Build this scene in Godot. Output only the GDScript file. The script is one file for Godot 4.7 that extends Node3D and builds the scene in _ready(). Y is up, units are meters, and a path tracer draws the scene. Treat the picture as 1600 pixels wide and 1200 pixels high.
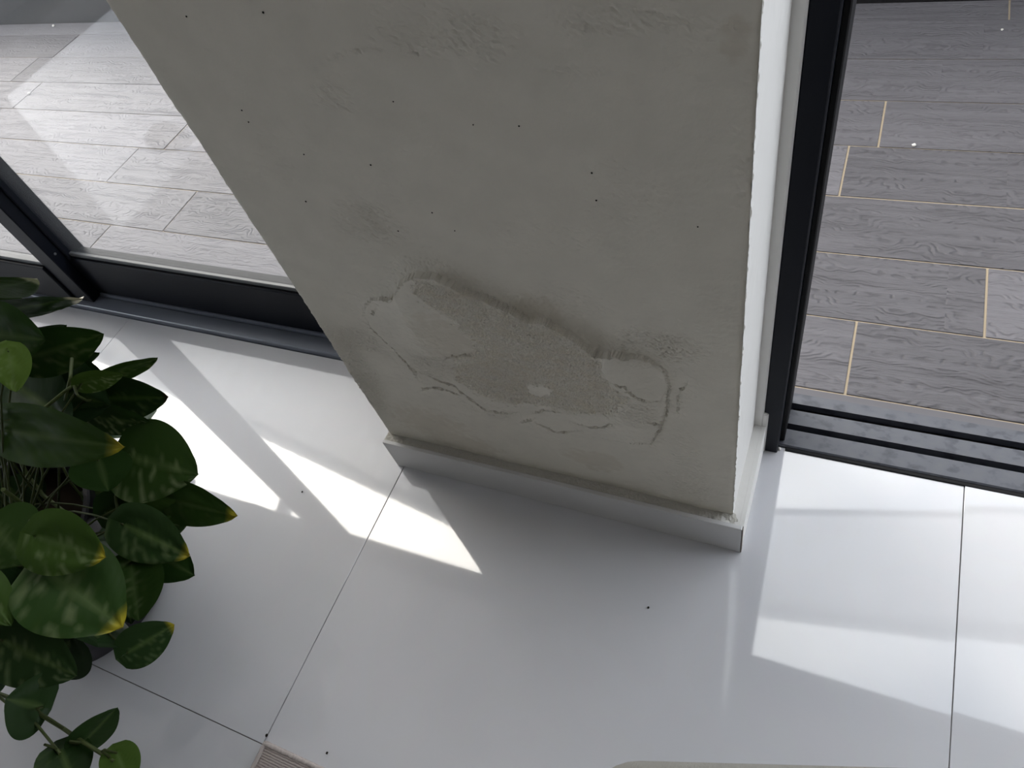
extends Node3D
# A damp-damaged plastered wall end between a window and an open sliding door, with a
# polished tile floor, a wood-look tiled terrace outside and a trailing potted plant.
# Wall features are in millimetres (x, height) on the plaster face.

const BLISTER := [-789, 579, -767, 614, -744, 636, -714, 648, -690, 653, -671, 677, -649, 706, -625, 727, -601, 736, -568, 737, -529, 714, -487, 699, -457, 686, -428, 665, -397, 666, -375, 653, -347, 628, -323, 601, -302, 605, -285, 609, -276, 599, -261, 604, -235, 589, -216, 566, -210, 529, -214, 492, -222, 441, -236, 384, -254, 328, -302, 314, -409, 296, -479, 289, -549, 293, -596, 310, -622, 339, -651, 389, -694, 403, -729, 430, -758, 487, -782, 538]
const LEDGE := [-789, 579, -767, 614, -744, 636, -714, 648, -690, 653, -671, 677, -649, 706, -625, 727, -601, 736, -568, 737, -529, 714, -487, 699, -457, 686, -428, 665, -397, 666, -375, 653, -347, 628, -323, 601, -302, 605, -285, 609, -276, 599, -261, 604, -235, 589, -216, 566, -210, 529, -214, 492]
const GRANULAR := [-612, 730, -569, 733, -529, 714, -487, 699, -457, 686, -428, 665, -397, 666, -375, 653, -347, 628, -323, 601, -308, 597, -318, 561, -310, 527, -281, 486, -316, 419, -396, 381, -487, 384, -548, 359, -613, 383, -642, 418, -633, 467, -605, 502, -559, 533, -556, 580, -572, 611, -578, 651, -599, 652, -612, 672, -624, 698]
const SMOOTH_ISLAND := [-484, 448, -451, 464, -423, 462, -439, 429, -469, 407, -486, 418]
const FLAKE := [-307, 604, -285, 609, -261, 604, -235, 589, -216, 563, -211, 529, -225, 484, -247, 483, -274, 501, -285, 522, -306, 534, -316, 566]
const CRACKS := [
	[-592, 314, -619, 340, -646, 373, -653, 393, -682, 404, -712, 420],
	[-540, 334, -568, 322, -590, 324],
	[-740, 401, -743, 439, -758, 487, -771, 509, -788, 546],
	[-563, 528, -589, 519, -606, 509, -619, 510, -633, 500, -644, 484],
	[-441, 372, -460, 370, -480, 355],
	[-500, 322, -525, 304],
	[-412, 310, -447, 294, -466, 299, -478, 307, -488, 312],
	[-323, 381, -346, 357, -376, 342, -394, 344],
	[-235, 410, -256, 413],
	[-281, 327, -251, 334],
	[-186, 535, -198, 501, -200, 446],
	[-657, 363, -677, 370, -697, 373],
	[-697, 373, -719, 367, -741, 353],
	[-212, 524, -215, 488, -221, 441, -236, 384, -253, 331],
	[-231, 483, -251, 480, -273, 505, -283, 526, -288, 523, -309, 537],
	[-288, 497, -296, 504],
	[-938, 413, -921, 407, -912, 391],
	[-947, 422, -923, 437],
	[-758, 596, -747, 609],
	[-739, 444, -733, 429, -740, 394],
	[-606, 1092, -579, 1100, -540, 1105, -522, 1105],
	[-489, 1099, -444, 1106, -416, 1106],
	[-307, 1128, -300, 1136, -289, 1140, -270, 1142],
	[-285, 1119, -275, 1132],
	[-278, 1121, -270, 1130]]
const PINHOLES := [-801, 1149, -673, 1152, -798, 996, -798, 1015, -537, 1036, -616, 934, -727, 945, -545, 854, -773, 854, -433, 1007, -371, 1008, -288, 946, -288, 903, -161, 874, -517, 823, -621, 809]
const ROUGH_SPOTS := [[-688, 822, 49, 43, 1.00], [-640, 821, 36, 42, 0.80], [-243, 621, 50, 41, 0.80], [-193, 625, 38, 32, 0.80], [-247, 909, 63, 64, 0.45], [-373, 830, 84, 37, 0.50], [-627, 1041, 30, 23, 0.80], [-468, 1131, 71, 37, 0.70], [-385, 1116, 45, 29, 0.90], [-239, 1134, 69, 16, 1.00], [-288, 1080, 42, 8, 0.60], [-918, 377, 66, 144, 1.00], [-676, 454, 46, 42, 1.00], [-187, 240, 36, 168, 0.60], [-356, 701, 62, 38, 0.45], [-146, 1123, 29, 19, 0.50], [-839, 495, 51, 34, 1.00], [-934, 289, 79, 92, 0.70], [-267, 435, 34, 42, 0.90], [-600, 323, 63, 31, 0.50], [-208, 178, 75, 56, 0.50], [-113, 1016, 12, 131, 0.50]]
const STAINS := [[-776, 211, 110, 70], [-712, 153, 108, 49], [-380, 207, 71, 45], [-611, 567, 82, 82], [-428, 484, 50, 24], [-122, 1114, 17, 25], [-414, 675, 55, 32]]

const WALL_L := -0.928
const WALL_R := -0.100
const WALL_Z := -0.670
const WALL_B := 0.105
const TILE := 1.2366
const HEAD := 2.15
const CEIL := 2.62
const LZ0 := 0.55  # the side window
const LZ1 := 2.4
const LY0 := 0.3
const LY1 := 1.6

var rng := RandomNumberGenerator.new()
var n_low := FastNoiseLite.new()
var n_mid := FastNoiseLite.new()
var n_fine := FastNoiseLite.new()
var n_grit := FastNoiseLite.new()
var M := {}


# ---------------------------------------------------------------- helpers
class Soup:
	var v := PackedVector3Array()
	var n := PackedVector3Array()
	var uv := PackedVector2Array()
	var c := PackedColorArray()
	var colored := false

	func tri(a: Vector3, b: Vector3, d: Vector3, na: Vector3, nb: Vector3, nd: Vector3) -> void:
		# clockwise seen from the side the normals point to
		if (b - a).cross(d - a).dot(na + nb + nd) > 0.0:
			v.append_array([a, d, b]); n.append_array([na, nd, nb])
		else:
			v.append_array([a, b, d]); n.append_array([na, nb, nd])

	func face(pts: Array, out: Vector3) -> void:
		var nn: Vector3 = (pts[1] - pts[0]).cross(pts[2] - pts[0]).normalized()
		if nn.dot(out) < 0.0:
			nn = -nn
		for i in range(1, pts.size() - 1):
			tri(pts[0], pts[i], pts[i + 1], nn, nn, nn)

	func box(lo: Vector3, hi: Vector3, b: float = 0.002) -> void:
		# a box whose edges are chamfered by b
		var s := hi - lo
		b = minf(b, minf(s.x, minf(s.y, s.z)) * 0.45)
		var m := (lo + hi) * 0.5
		var h := s * 0.5
		for ax in 3:
			var u := (ax + 1) % 3
			var w := (ax + 2) % 3
			for sg in [-1.0, 1.0]:
				var p := []
				for k in [[-1.0, -1.0], [1.0, -1.0], [1.0, 1.0], [-1.0, 1.0]]:
					var q := Vector3.ZERO
					q[ax] = sg * h[ax]
					q[u] = k[0] * (h[u] - b)
					q[w] = k[1] * (h[w] - b)
					p.append(m + q)
				var o := Vector3.ZERO
				o[ax] = sg
				face(p, o)
			for su in [-1.0, 1.0]:
				for sw in [-1.0, 1.0]:
					var e := []
					for k in [[-1.0, 0], [1.0, 0], [1.0, 1], [-1.0, 1]]:
						var q := Vector3.ZERO
						q[ax] = k[0] * (h[ax] - b)
						q[u] = su * (h[u] - (b if k[1] == 1 else 0.0))
						q[w] = sw * (h[w] - (b if k[1] == 0 else 0.0))
						e.append(m + q)
					var o := Vector3.ZERO
					o[u] = su
					o[w] = sw
					face(e, o)
		for sx in [-1.0, 1.0]:
			for sy in [-1.0, 1.0]:
				for sz in [-1.0, 1.0]:
					var g := Vector3(sx, sy, sz)
					face([m + g * (h - Vector3(0, b, b)), m + g * (h - Vector3(b, 0, b)), m + g * (h - Vector3(b, b, 0))], g)

	func extrude_x(profile: Array, x0: float, x1: float) -> void:
		# profile: closed loop of Vector2(z, y), convex or not (caps are fanned by Geometry2D)
		var poly := PackedVector2Array(profile)
		var area := 0.0
		for i in poly.size():
			area += poly[i].cross(poly[(i + 1) % poly.size()])
		for i in poly.size():
			var a := poly[i]
			var b := poly[(i + 1) % poly.size()]
			var d := (b - a).normalized()
			var o := Vector2(d.y, -d.x) * signf(area)
			face([Vector3(x0, a.y, a.x), Vector3(x1, a.y, a.x), Vector3(x1, b.y, b.x), Vector3(x0, b.y, b.x)], Vector3(0, o.y, o.x))
		var t := Geometry2D.triangulate_polygon(poly)
		for k in range(0, t.size(), 3):
			for s in [[x0, -1.0], [x1, 1.0]]:
				var p := []
				for j in 3:
					p.append(Vector3(s[0], poly[t[k + j]].y, poly[t[k + j]].x))
				face(p, Vector3(s[1], 0, 0))

	func tube(pts: Array, r0: float, r1: float, sides: int = 8) -> void:
		var rings := []
		var norms := []
		var side := Vector3.UP
		for i in pts.size():
			var d: Vector3 = (pts[mini(i + 1, pts.size() - 1)] - pts[maxi(i - 1, 0)]).normalized()
			if absf(d.dot(side)) > 0.9:
				side = Vector3.RIGHT
			var a := d.cross(side).normalized()
			var b := a.cross(d).normalized()
			side = b
			var r := lerpf(r0, r1, float(i) / maxf(1.0, pts.size() - 1))
			var ring := []
			var nr := []
			for k in sides:
				var t := TAU * k / sides
				var o := a * cos(t) + b * sin(t)
				ring.append(pts[i] + o * r)
				nr.append(o)
			rings.append(ring)
			norms.append(nr)
		for i in range(rings.size() - 1):
			for k in sides:
				var l := (k + 1) % sides
				tri(rings[i][k], rings[i][l], rings[i + 1][l], norms[i][k], norms[i][l], norms[i + 1][l])
				tri(rings[i][k], rings[i + 1][l], rings[i + 1][k], norms[i][k], norms[i + 1][l], norms[i + 1][k])
		face(rings[0], pts[0] - pts[1])
		face(rings[-1], pts[-1] - pts[-2])

	func lathe(profile: Array, at: Vector3, steps: int = 48) -> void:
		# profile: Vector2(radius, height), walked so that the outside lies to the right going up
		for i in range(profile.size() - 1):
			var a: Vector2 = profile[i]
			var b: Vector2 = profile[i + 1]
			var d := (b - a).normalized()
			var o := Vector2(d.y, -d.x)
			for k in steps:
				var t0 := TAU * k / steps
				var t1 := TAU * (k + 1) / steps
				var e0 := Vector3(cos(t0), 0, sin(t0))
				var e1 := Vector3(cos(t1), 0, sin(t1))
				var n0 := e0 * o.x + Vector3.UP * o.y
				var n1 := e1 * o.x + Vector3.UP * o.y
				var p := [at + e0 * a.x + Vector3.UP * a.y, at + e1 * a.x + Vector3.UP * a.y, at + e1 * b.x + Vector3.UP * b.y, at + e0 * b.x + Vector3.UP * b.y]
				tri(p[0], p[1], p[2], n0, n1, n1)
				tri(p[0], p[2], p[3], n0, n1, n0)

	func mesh() -> ArrayMesh:
		var a := []
		a.resize(Mesh.ARRAY_MAX)
		a[Mesh.ARRAY_VERTEX] = v
		a[Mesh.ARRAY_NORMAL] = n
		if uv.size() == v.size():
			a[Mesh.ARRAY_TEX_UV] = uv
		if c.size() == v.size():
			a[Mesh.ARRAY_COLOR] = c
		var m := ArrayMesh.new()
		m.add_surface_from_arrays(Mesh.PRIMITIVE_TRIANGLES, a)
		return m


func put(called: String, what: Variant, m: Material, parent: Node = self) -> MeshInstance3D:
	var o := MeshInstance3D.new()
	o.name = numbered(called, parent)
	o.mesh = what.mesh() if what is Soup else what
	o.material_override = m
	o.cast_shadow = GeometryInstance3D.SHADOW_CASTING_SETTING_ON
	parent.add_child(o, true)
	return o


func numbered(called: String, parent: Node) -> String:
	if not parent.has_node(called):
		return called
	var k := 1
	if parent.has_meta("count_" + called):
		k = parent.get_meta("count_" + called)
	while parent.has_node("%s_%03d" % [called, k]):
		k += 1
	return "%s_%03d" % [called, k]


func thing(called: String, label: String, category: String, at := Vector3.ZERO) -> Node3D:
	var o := Node3D.new()
	o.name = numbered(called, self)
	o.position = at
	add_child(o, true)
	o.set_meta("label", label)
	o.set_meta("category", category)
	return o


func struct(called: String, label: String, category: String) -> Node3D:
	var o := thing(called, label, category)
	o.set_meta("kind", "structure")
	return o


func boxes(list: Array, b := 0.002) -> Soup:
	var s := Soup.new()
	for k in list:
		s.box(Vector3(k[0], k[1], k[2]), Vector3(k[3], k[4], k[5]), b)
	return s


func mat(called: String, albedo: Color, rough: float, spec := 0.5) -> StandardMaterial3D:
	var m := StandardMaterial3D.new()
	m.resource_name = called
	m.albedo_color = albedo.linear_to_srgb()
	m.roughness = rough
	m.metallic_specular = spec
	M[called] = m
	return m


func noise(sd: int, freq: float, octaves := 4) -> FastNoiseLite:
	var f := FastNoiseLite.new()
	f.noise_type = FastNoiseLite.TYPE_SIMPLEX_SMOOTH
	f.seed = sd
	f.frequency = freq
	f.fractal_octaves = octaves
	return f


func noise_tex(sd: int, freq: float, size: int, octaves := 4, as_normal := false, bump := 4.0) -> NoiseTexture2D:
	var t := NoiseTexture2D.new()
	t.width = size
	t.height = size
	t.seamless = true
	t.noise = noise(sd, freq, octaves)
	t.as_normal_map = as_normal
	t.bump_strength = bump
	t.generate_mipmaps = false
	return t


func ramp(stops: Array) -> Gradient:
	var g := Gradient.new()
	var o := PackedFloat32Array()
	var c := PackedColorArray()
	for s in stops:
		o.append(s[0])
		c.append(s[1])
	g.offsets = o
	g.colors = c
	return g


# ---------------------------------------------------------------- main
func _ready() -> void:
	rng.seed = 11
	# camera: solved from the vanishing points of the photograph
	var cam := Camera3D.new()
	cam.name = "camera"
	cam.fov = 56.26
	cam.near = 0.05
	cam.far = 200.0
	cam.transform = Transform3D(Basis(Vector3(0.9086, -0.2148, -0.3581), Vector3(-0.1741, 0.5847, -0.7924), Vector3(0.3796, 0.7823, 0.4939)).orthonormalized(), Vector3(0, 1.5, 0))
	add_child(cam)
	cam.current = true

	var env := Environment.new()
	env.background_mode = Environment.BG_SKY
	env.sky = cloudy_sky()
	env.background_energy_multiplier = 4.0
	env.tonemap_mode = Environment.TONE_MAPPER_LINEAR
	env.tonemap_exposure = 1.22
	env.sdfgi_enabled = true
	env.ssao_enabled = true
	env.ssil_enabled = true
	var we := WorldEnvironment.new()
	we.name = "world_environment"
	we.environment = env
	add_child(we)

	# the sun behind thin cloud, off to the left over the terrace: wide and soft
	var sun := DirectionalLight3D.new()
	sun.name = "veiled_sun"
	sun.light_color = Color(1.0, 0.97, 0.92)
	sun.light_energy = 0.75
	sun.light_angular_distance = 50.0
	sun.shadow_enabled = true
	var az := deg_to_rad(-68)
	var el := deg_to_rad(40)
	var from := Vector3(sin(az) * cos(el), sin(el), -cos(az) * cos(el))
	sun.look_at_from_position(from * 20.0, Vector3.ZERO)
	sun.sky_mode = DirectionalLight3D.SKY_MODE_LIGHT_ONLY
	add_child(sun)
	# the bright haze around that sun, as the sky itself shows it
	var haze := DirectionalLight3D.new()
	haze.name = "sun_haze"
	haze.light_color = Color(1.0, 0.99, 0.97)
	haze.light_energy = 1.1
	haze.light_angular_distance = 6.0
	haze.shadow_enabled = true
	haze.sky_mode = DirectionalLight3D.SKY_MODE_SKY_ONLY
	haze.transform = sun.transform
	add_child(haze)

	make_materials()
	shell()
	floor_tiles()
	terrace()
	window_unit()
	door_unit()
	pier()
	canopy()
	rain_pipe()
	plant()
	rug()
	ottoman()
	crumbs()


func cloudy_sky() -> Sky:
	# an overcast-bright sky: pale blue with a broken layer of white cloud, alike all the way round
	var w := 512
	var h := 256
	var f := noise(5, 1.3, 5)
	var px := PackedByteArray()
	px.resize(w * h * 4)
	for j in h:
		var el := PI * (0.5 - (j + 0.5) / h)
		for i in w:
			var az := TAU * (i + 0.5) / w
			var d := Vector3(cos(el) * cos(az), sin(el), cos(el) * sin(az))
			var k := clampf(0.5 + 0.95 * f.get_noise_3d(d.x * 2.0, d.y * 3.0, d.z * 2.0), 0.0, 1.0)
			var at := (j * w + i) * 4
			px[at] = 255
			px[at + 1] = 252
			px[at + 2] = 246
			px[at + 3] = int(255.0 * k * k * (3.0 - 2.0 * k))
	var sm := ProceduralSkyMaterial.new()
	sm.sky_top_color = Color(0.22,0.25,0.29).linear_to_srgb()
	sm.sky_horizon_color = Color(1.52,1.62,1.78).linear_to_srgb()
	sm.sky_curve = 0.3
	sm.sun_angle_max = 60.0
	sm.sun_curve = 0.85
	sm.ground_horizon_color = Color(0.40, 0.41, 0.42)
	sm.ground_bottom_color = Color(0.34, 0.34, 0.34)
	sm.sky_energy_multiplier = 1.0
	sm.ground_energy_multiplier = 1.0
	sm.sky_cover = ImageTexture.create_from_image(Image.create_from_data(w, h, false, Image.FORMAT_RGBA8, px))
	sm.sky_cover_modulate = Color(0.30, 0.29, 0.27).linear_to_srgb()
	var s := Sky.new()
	s.sky_material = sm
	return s


func make_materials() -> void:
	var plain_white := mat("white_paint", Color(0.76, 0.75, 0.725), 0.62, 0.35)
	plain_white.normal_enabled = true
	plain_white.normal_texture = noise_tex(3, 0.02, 256, 4, true, 3.0)
	plain_white.normal_scale = 0.25
	plain_white.uv1_triplanar = true
	plain_white.uv1_world_triplanar = true
	plain_white.uv1_scale = Vector3.ONE * 1.7
	mat("taupe_paint", Color(0.33, 0.31, 0.28), 0.8, 0.3)
	var pl := mat("plaster", Color.WHITE, 0.85, 0.3)
	pl.vertex_color_use_as_albedo = true
	pl.normal_enabled = true
	pl.normal_texture = noise_tex(8, 0.03, 512, 5, true, 4.0)
	pl.normal_scale = 0.35
	pl.uv1_triplanar = true
	pl.uv1_world_triplanar = true
	pl.uv1_scale = Vector3.ONE * 4.0
	var gr := mat("bare_render", Color.WHITE, 0.95, 0.2)
	gr.vertex_color_use_as_albedo = true
	gr.normal_enabled = true
	gr.normal_texture = noise_tex(9, 0.09, 512, 4, true, 8.0)
	gr.normal_scale = 0.8
	gr.uv1_triplanar = true
	gr.uv1_world_triplanar = true
	gr.uv1_scale = Vector3.ONE * 5.0
	var ce := mat("mortar", Color(0.56, 0.545, 0.50), 0.95, 0.2)
	ce.normal_enabled = true
	ce.normal_texture = noise_tex(12, 0.08, 256, 4, true, 7.0)
	ce.normal_scale = 0.6
	ce.uv1_triplanar = true
	ce.uv1_world_triplanar = true
	ce.uv1_scale = Vector3.ONE * 6.0

	# polished porcelain with a very faint cloudy marbling and a few hairline veins
	var ft := mat("porcelain", Color(1, 1, 1), 0.045, 0.71)
	var veins := NoiseTexture2D.new()
	veins.width = 1024
	veins.height = 1024
	veins.seamless = true
	veins.generate_mipmaps = false
	var vn := noise(21, 0.0022, 4)
	vn.domain_warp_enabled = true
	vn.domain_warp_amplitude = 60.0
	vn.domain_warp_frequency = 0.004
	veins.noise = vn
	var a := Color(0.68,0.685,0.72)
	var k0 := a.linear_to_srgb()
	var k1 := (a * 0.985).linear_to_srgb()
	var k2 := (a * 0.955).linear_to_srgb()
	veins.color_ramp = ramp([[0.0, k2], [0.4, k1], [0.55, k0], [0.75, k1], [1.0, k0]])
	ft.clearcoat_enabled = true
	ft.clearcoat = 1.0
	ft.clearcoat_roughness = 0.02
	ft.albedo_texture = veins
	ft.uv1_triplanar = true
	ft.uv1_world_triplanar = true
	ft.uv1_scale = Vector3.ONE * 0.62
	ft.normal_enabled = true
	ft.normal_texture = noise_tex(30, 0.008, 256, 2, true, 1.0)
	ft.normal_scale = 0.012
	var sk := mat("skirting_glaze", Color(0.66, 0.66, 0.665), 0.12, 0.6)
	sk.uv1_triplanar = true
	mat("tile_grout", Color(0.22, 0.21, 0.20), 0.9, 0.2)
	mat("tile_core", Color(0.16, 0.14, 0.12), 0.9, 0.2)
	var fr := mat("frame_paint", Color(0.0055, 0.0068, 0.011), 0.38, 0.25)
	fr.normal_enabled = true
	fr.normal_texture = noise_tex(33, 0.2, 256, 2, true, 2.0)
	fr.normal_scale = 0.05
	fr.uv1_triplanar = true
	fr.uv1_scale = Vector3.ONE * 8.0
	mat("ledge_metal", Color(0.20, 0.22, 0.27), 0.34, 0.5)
	mat("gasket", Color(0.008, 0.008, 0.009), 0.6, 0.3)
	mat("bead_metal", Color(0.10, 0.105, 0.11), 0.4, 0.5)
	var track := mat("track_metal", Color.WHITE, 0.38, 0.5)
	var tt := NoiseTexture2D.new()
	tt.width = 512
	tt.height = 512
	tt.seamless = true
	tt.generate_mipmaps = false
	tt.noise = noise(41, 0.018, 4)
	tt.color_ramp = ramp([[0.0, Color(0.040, 0.043, 0.055).linear_to_srgb()], [0.30, Color(0.066, 0.070, 0.088).linear_to_srgb()], [0.42, Color(0.086, 0.091, 0.112).linear_to_srgb()], [1.0, Color(0.10, 0.105, 0.12).linear_to_srgb()]])
	track.albedo_texture = tt
	track.uv1_triplanar = true
	track.uv1_world_triplanar = true
	track.uv1_scale = Vector3(2.2, 3.0, 3.0)
	var gl := mat("pane_glass", Color(0.93, 0.96, 0.95), 0.0, 0.36)
	gl.transparency = BaseMaterial3D.TRANSPARENCY_ALPHA
	gl.albedo_color.a = 0.06
	wood_tile_materials()
	mat("cream_grout", Color(0.42, 0.35, 0.26), 0.9, 0.2)
	mat("dark_plinth", Color(0.012, 0.012, 0.014), 0.5, 0.4)
	var cs := mat("canopy_sheet", Color(0.7, 0.7, 0.69), 0.55, 0.4)
	cs.backlight_enabled = true
	cs.backlight = Color(0.8,0.8,0.8)
	mat("canopy_steel", Color(0.55, 0.55, 0.55), 0.4, 0.5)
	mat("earth", Color(0.2, 0.2, 0.19), 0.9, 0.2)
	mat("pot_glaze", Color(0.012, 0.011, 0.014), 0.42, 0.45)
	mat("soil", Color(0.02, 0.014, 0.01), 0.95, 0.2)
	var lf := mat("leaf_green", Color.WHITE, 0.42, 0.22)
	lf.vertex_color_use_as_albedo = true
	lf.backlight_enabled = true
	lf.backlight = Color(0.16, 0.22, 0.05)
	var vine := mat("vine_green", Color(0.075, 0.10, 0.03), 0.5, 0.4)
	vine.uv1_triplanar = true
	mat("petiole_green", Color(0.045, 0.058, 0.02), 0.6, 0.25)
	mat("rug_yarn", Color(0.42, 0.37, 0.35), 0.95, 0.2).rim_enabled = true
	mat("rug_edge_yarn", Color(0.50, 0.45, 0.43), 0.95, 0.2)
	var ot := mat("ottoman_fabric", Color(0.36, 0.345, 0.31), 0.9, 0.25)
	ot.normal_enabled = true
	ot.normal_texture = noise_tex(55, 0.25, 256, 2, true, 5.0)
	ot.normal_scale = 0.4
	ot.uv1_triplanar = true
	ot.uv1_scale = Vector3.ONE * 6.0
	mat("crumb_white", Color(0.75, 0.73, 0.69), 0.9, 0.2)
	mat("crumb_dark", Color(0.02, 0.018, 0.015), 0.9, 0.2)


func wood_tile_materials() -> void:
	# charcoal wood-look porcelain: three prints of cathedral grain, embossed
	for q in 3:
		var w := 768
		var h := 160
		var big := noise(60 + q, 1.0, 2)
		var streak := noise(70 + q, 1.0, 3)
		var hair := noise(80 + q, 1.0, 2)
		var cc := PackedByteArray()
		var bb := PackedByteArray()
		cc.resize(w * h * 3)
		bb.resize(w * h)
		for j in h:
			var y := float(j) / h
			for i in w:
				var x := float(i) / w
				var g := y * 13.0 + 3.4 * big.get_noise_2d(x * 5.0, y * 1.7) + 0.7 * big.get_noise_2d(x * 22.0 + 40.0, y * 6.0)
				var r := 0.5 + 0.5 * sin(TAU * g)
				r = r * r
				var zone := clampf(0.5 + 1.6 * streak.get_noise_2d(x * 3.0, y * 9.0 + 9.0), 0.0, 1.0)
				var hr := hair.get_noise_2d(x * 26.0, y * 150.0)
				var st := streak.get_noise_2d(x * 5.0 + 30.0, y * 34.0)
				var dark := clampf(0.62 * r * zone + 0.35 * maxf(0.0, hr) + 0.3 * maxf(0.0, st), 0.0, 1.0)
				var tone: float = [0.142, 0.168, 0.124][q] - 0.046 * dark + 0.02 * streak.get_noise_2d(x * 2.0 + 70.0, y * 5.0)
				var col := Color(tone, tone * 0.975, tone * 1.07).linear_to_srgb()
				var at := (j * w + i) * 3
				cc[at] = int(255.0 * col.r)
				cc[at + 1] = int(255.0 * col.g)
				cc[at + 2] = int(255.0 * col.b)
				bb[j * w + i] = int(clampf(255.0 * (0.85 - 0.75 * dark), 0.0, 255.0))
		var m := mat("wood_tile_%d" % q, Color.WHITE, 0.42, 0.27)
		m.albedo_texture = ImageTexture.create_from_image(Image.create_from_data(w, h, false, Image.FORMAT_RGB8, cc))
		var bump := Image.create_from_data(w, h, false, Image.FORMAT_L8, bb)
		bump.convert(Image.FORMAT_RGBA8)
		bump.bump_map_to_normal_map(2.5)
		m.normal_enabled = true
		m.normal_texture = ImageTexture.create_from_image(bump)
		m.normal_scale = 1.0


# ---------------------------------------------------------------- room shell
func shell() -> void:
	var white: Material = M.white_paint
	var o := struct("ceiling", "white flat ceiling of the room above the tiled floor", "ceiling")
	put("slab", boxes([[-5.2, CEIL, -1.06, 4.2, CEIL + 0.2, 4.4]]), white, o)
	o = struct("wall_back", "white wall over the heads of the window and the sliding door", "wall")
	put("header", boxes([[-5.2, HEAD, -1.06, 4.2, CEIL, -0.885], [-5.2, CEIL, -1.06, 4.2, 4.2, -0.95]]), white, o)
	put("roof_overhang", boxes([[-6.4, 3.94, -1.45, 4.6, 4.12, -1.06]], 0.004), white, o)
	put("end_panel", boxes([[3.72, 0.0, -1.06, 4.2, HEAD, -0.885], [-5.2, 0.0, -1.06, -3.92, HEAD, -0.885]]), white, o)
	o = struct("wall_left", "taupe side wall beyond the potted plant", "wall")
	put("panel", boxes([[-5.2, 0.0, -0.885, -5.0, CEIL, LZ0], [-5.2, 0.0, LZ1, -5.0, CEIL, 4.4], [-5.2, 0.0, LZ0, -5.0, LY0, LZ1], [-5.2, LY1, LZ0, -5.0, CEIL, LZ1]]), M.taupe_paint, o)
	o = struct("wall_right", "taupe side wall past the open sliding door", "wall")
	put("panel", boxes([[4.0, 0.0, -0.885, 4.2, CEIL, 4.4]]), M.taupe_paint, o)
	o = struct("wall_front", "taupe wall behind the photographer facing the window", "wall")
	put("panel", boxes([[-5.0, 0.0, 4.2, 4.0, CEIL, 4.4]]), M.taupe_paint, o)
	o = struct("window_2", "dark framed window in the side wall beyond the potted plant", "window")
	put("frame", boxes([[-5.14, LY0, LZ0, -5.06, LY0 + 0.05, LZ1], [-5.14, LY1 - 0.05, LZ0, -5.06, LY1, LZ1], [-5.14, LY0 + 0.05, LZ0, -5.06, LY1 - 0.05, LZ0 + 0.05], [-5.14, LY0 + 0.05, LZ1 - 0.05, -5.06, LY1 - 0.05, LZ1]]), M.frame_paint, o)
	put("pane", boxes([[-5.103, LY0 + 0.05, LZ0 + 0.05, -5.097, LY1 - 0.05, LZ1 - 0.05]], 0.0005), M.pane_glass, o)


func floor_tiles() -> void:
	var o := struct("floor", "large polished pale grey porcelain floor tiles with thin dark joints", "floor")
	put("screed", boxes([[-5.2, -0.16, -0.917, 4.2, -0.0045, 4.4]]), M.tile_grout, o)
	var xs := []
	for k in range(-3, 5):
		xs.append(-0.9106 + TILE * k)
	var zs := [-0.9165, 0.042, 0.042 + TILE, 0.042 + TILE * 2, 0.042 + TILE * 3, 4.2]
	for j in range(zs.size() - 1):
		for i in range(xs.size()):
			var x0: float = maxf(xs[i], -5.0)
			var x1: float = minf(xs[i] + TILE, 4.0)
			if x1 - x0 < 0.05 or x0 >= 4.0:
				continue
			var cx := (x0 + x1) * 0.5
			var cz: float = (zs[j] + zs[j + 1]) * 0.5
			var hx := (x1 - x0) * 0.5 - 0.0009
			var hz: float = (zs[j + 1] - zs[j]) * 0.5 - 0.0009
			var t := put("tile", boxes([[-hx, -0.009, -hz, hx, 0.0, hz]], 0.0005), M.porcelain, o)
			t.position = Vector3(cx, 0, cz)
			t.rotation_degrees = Vector3(rng.randf_range(-0.02, 0.02), 0, rng.randf_range(-0.02, 0.02))
			if j == 0 and absf(x0 - 0.326) < 0.01:
				t.rotation_degrees = Vector3(0.25, 0, 0.0)


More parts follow.
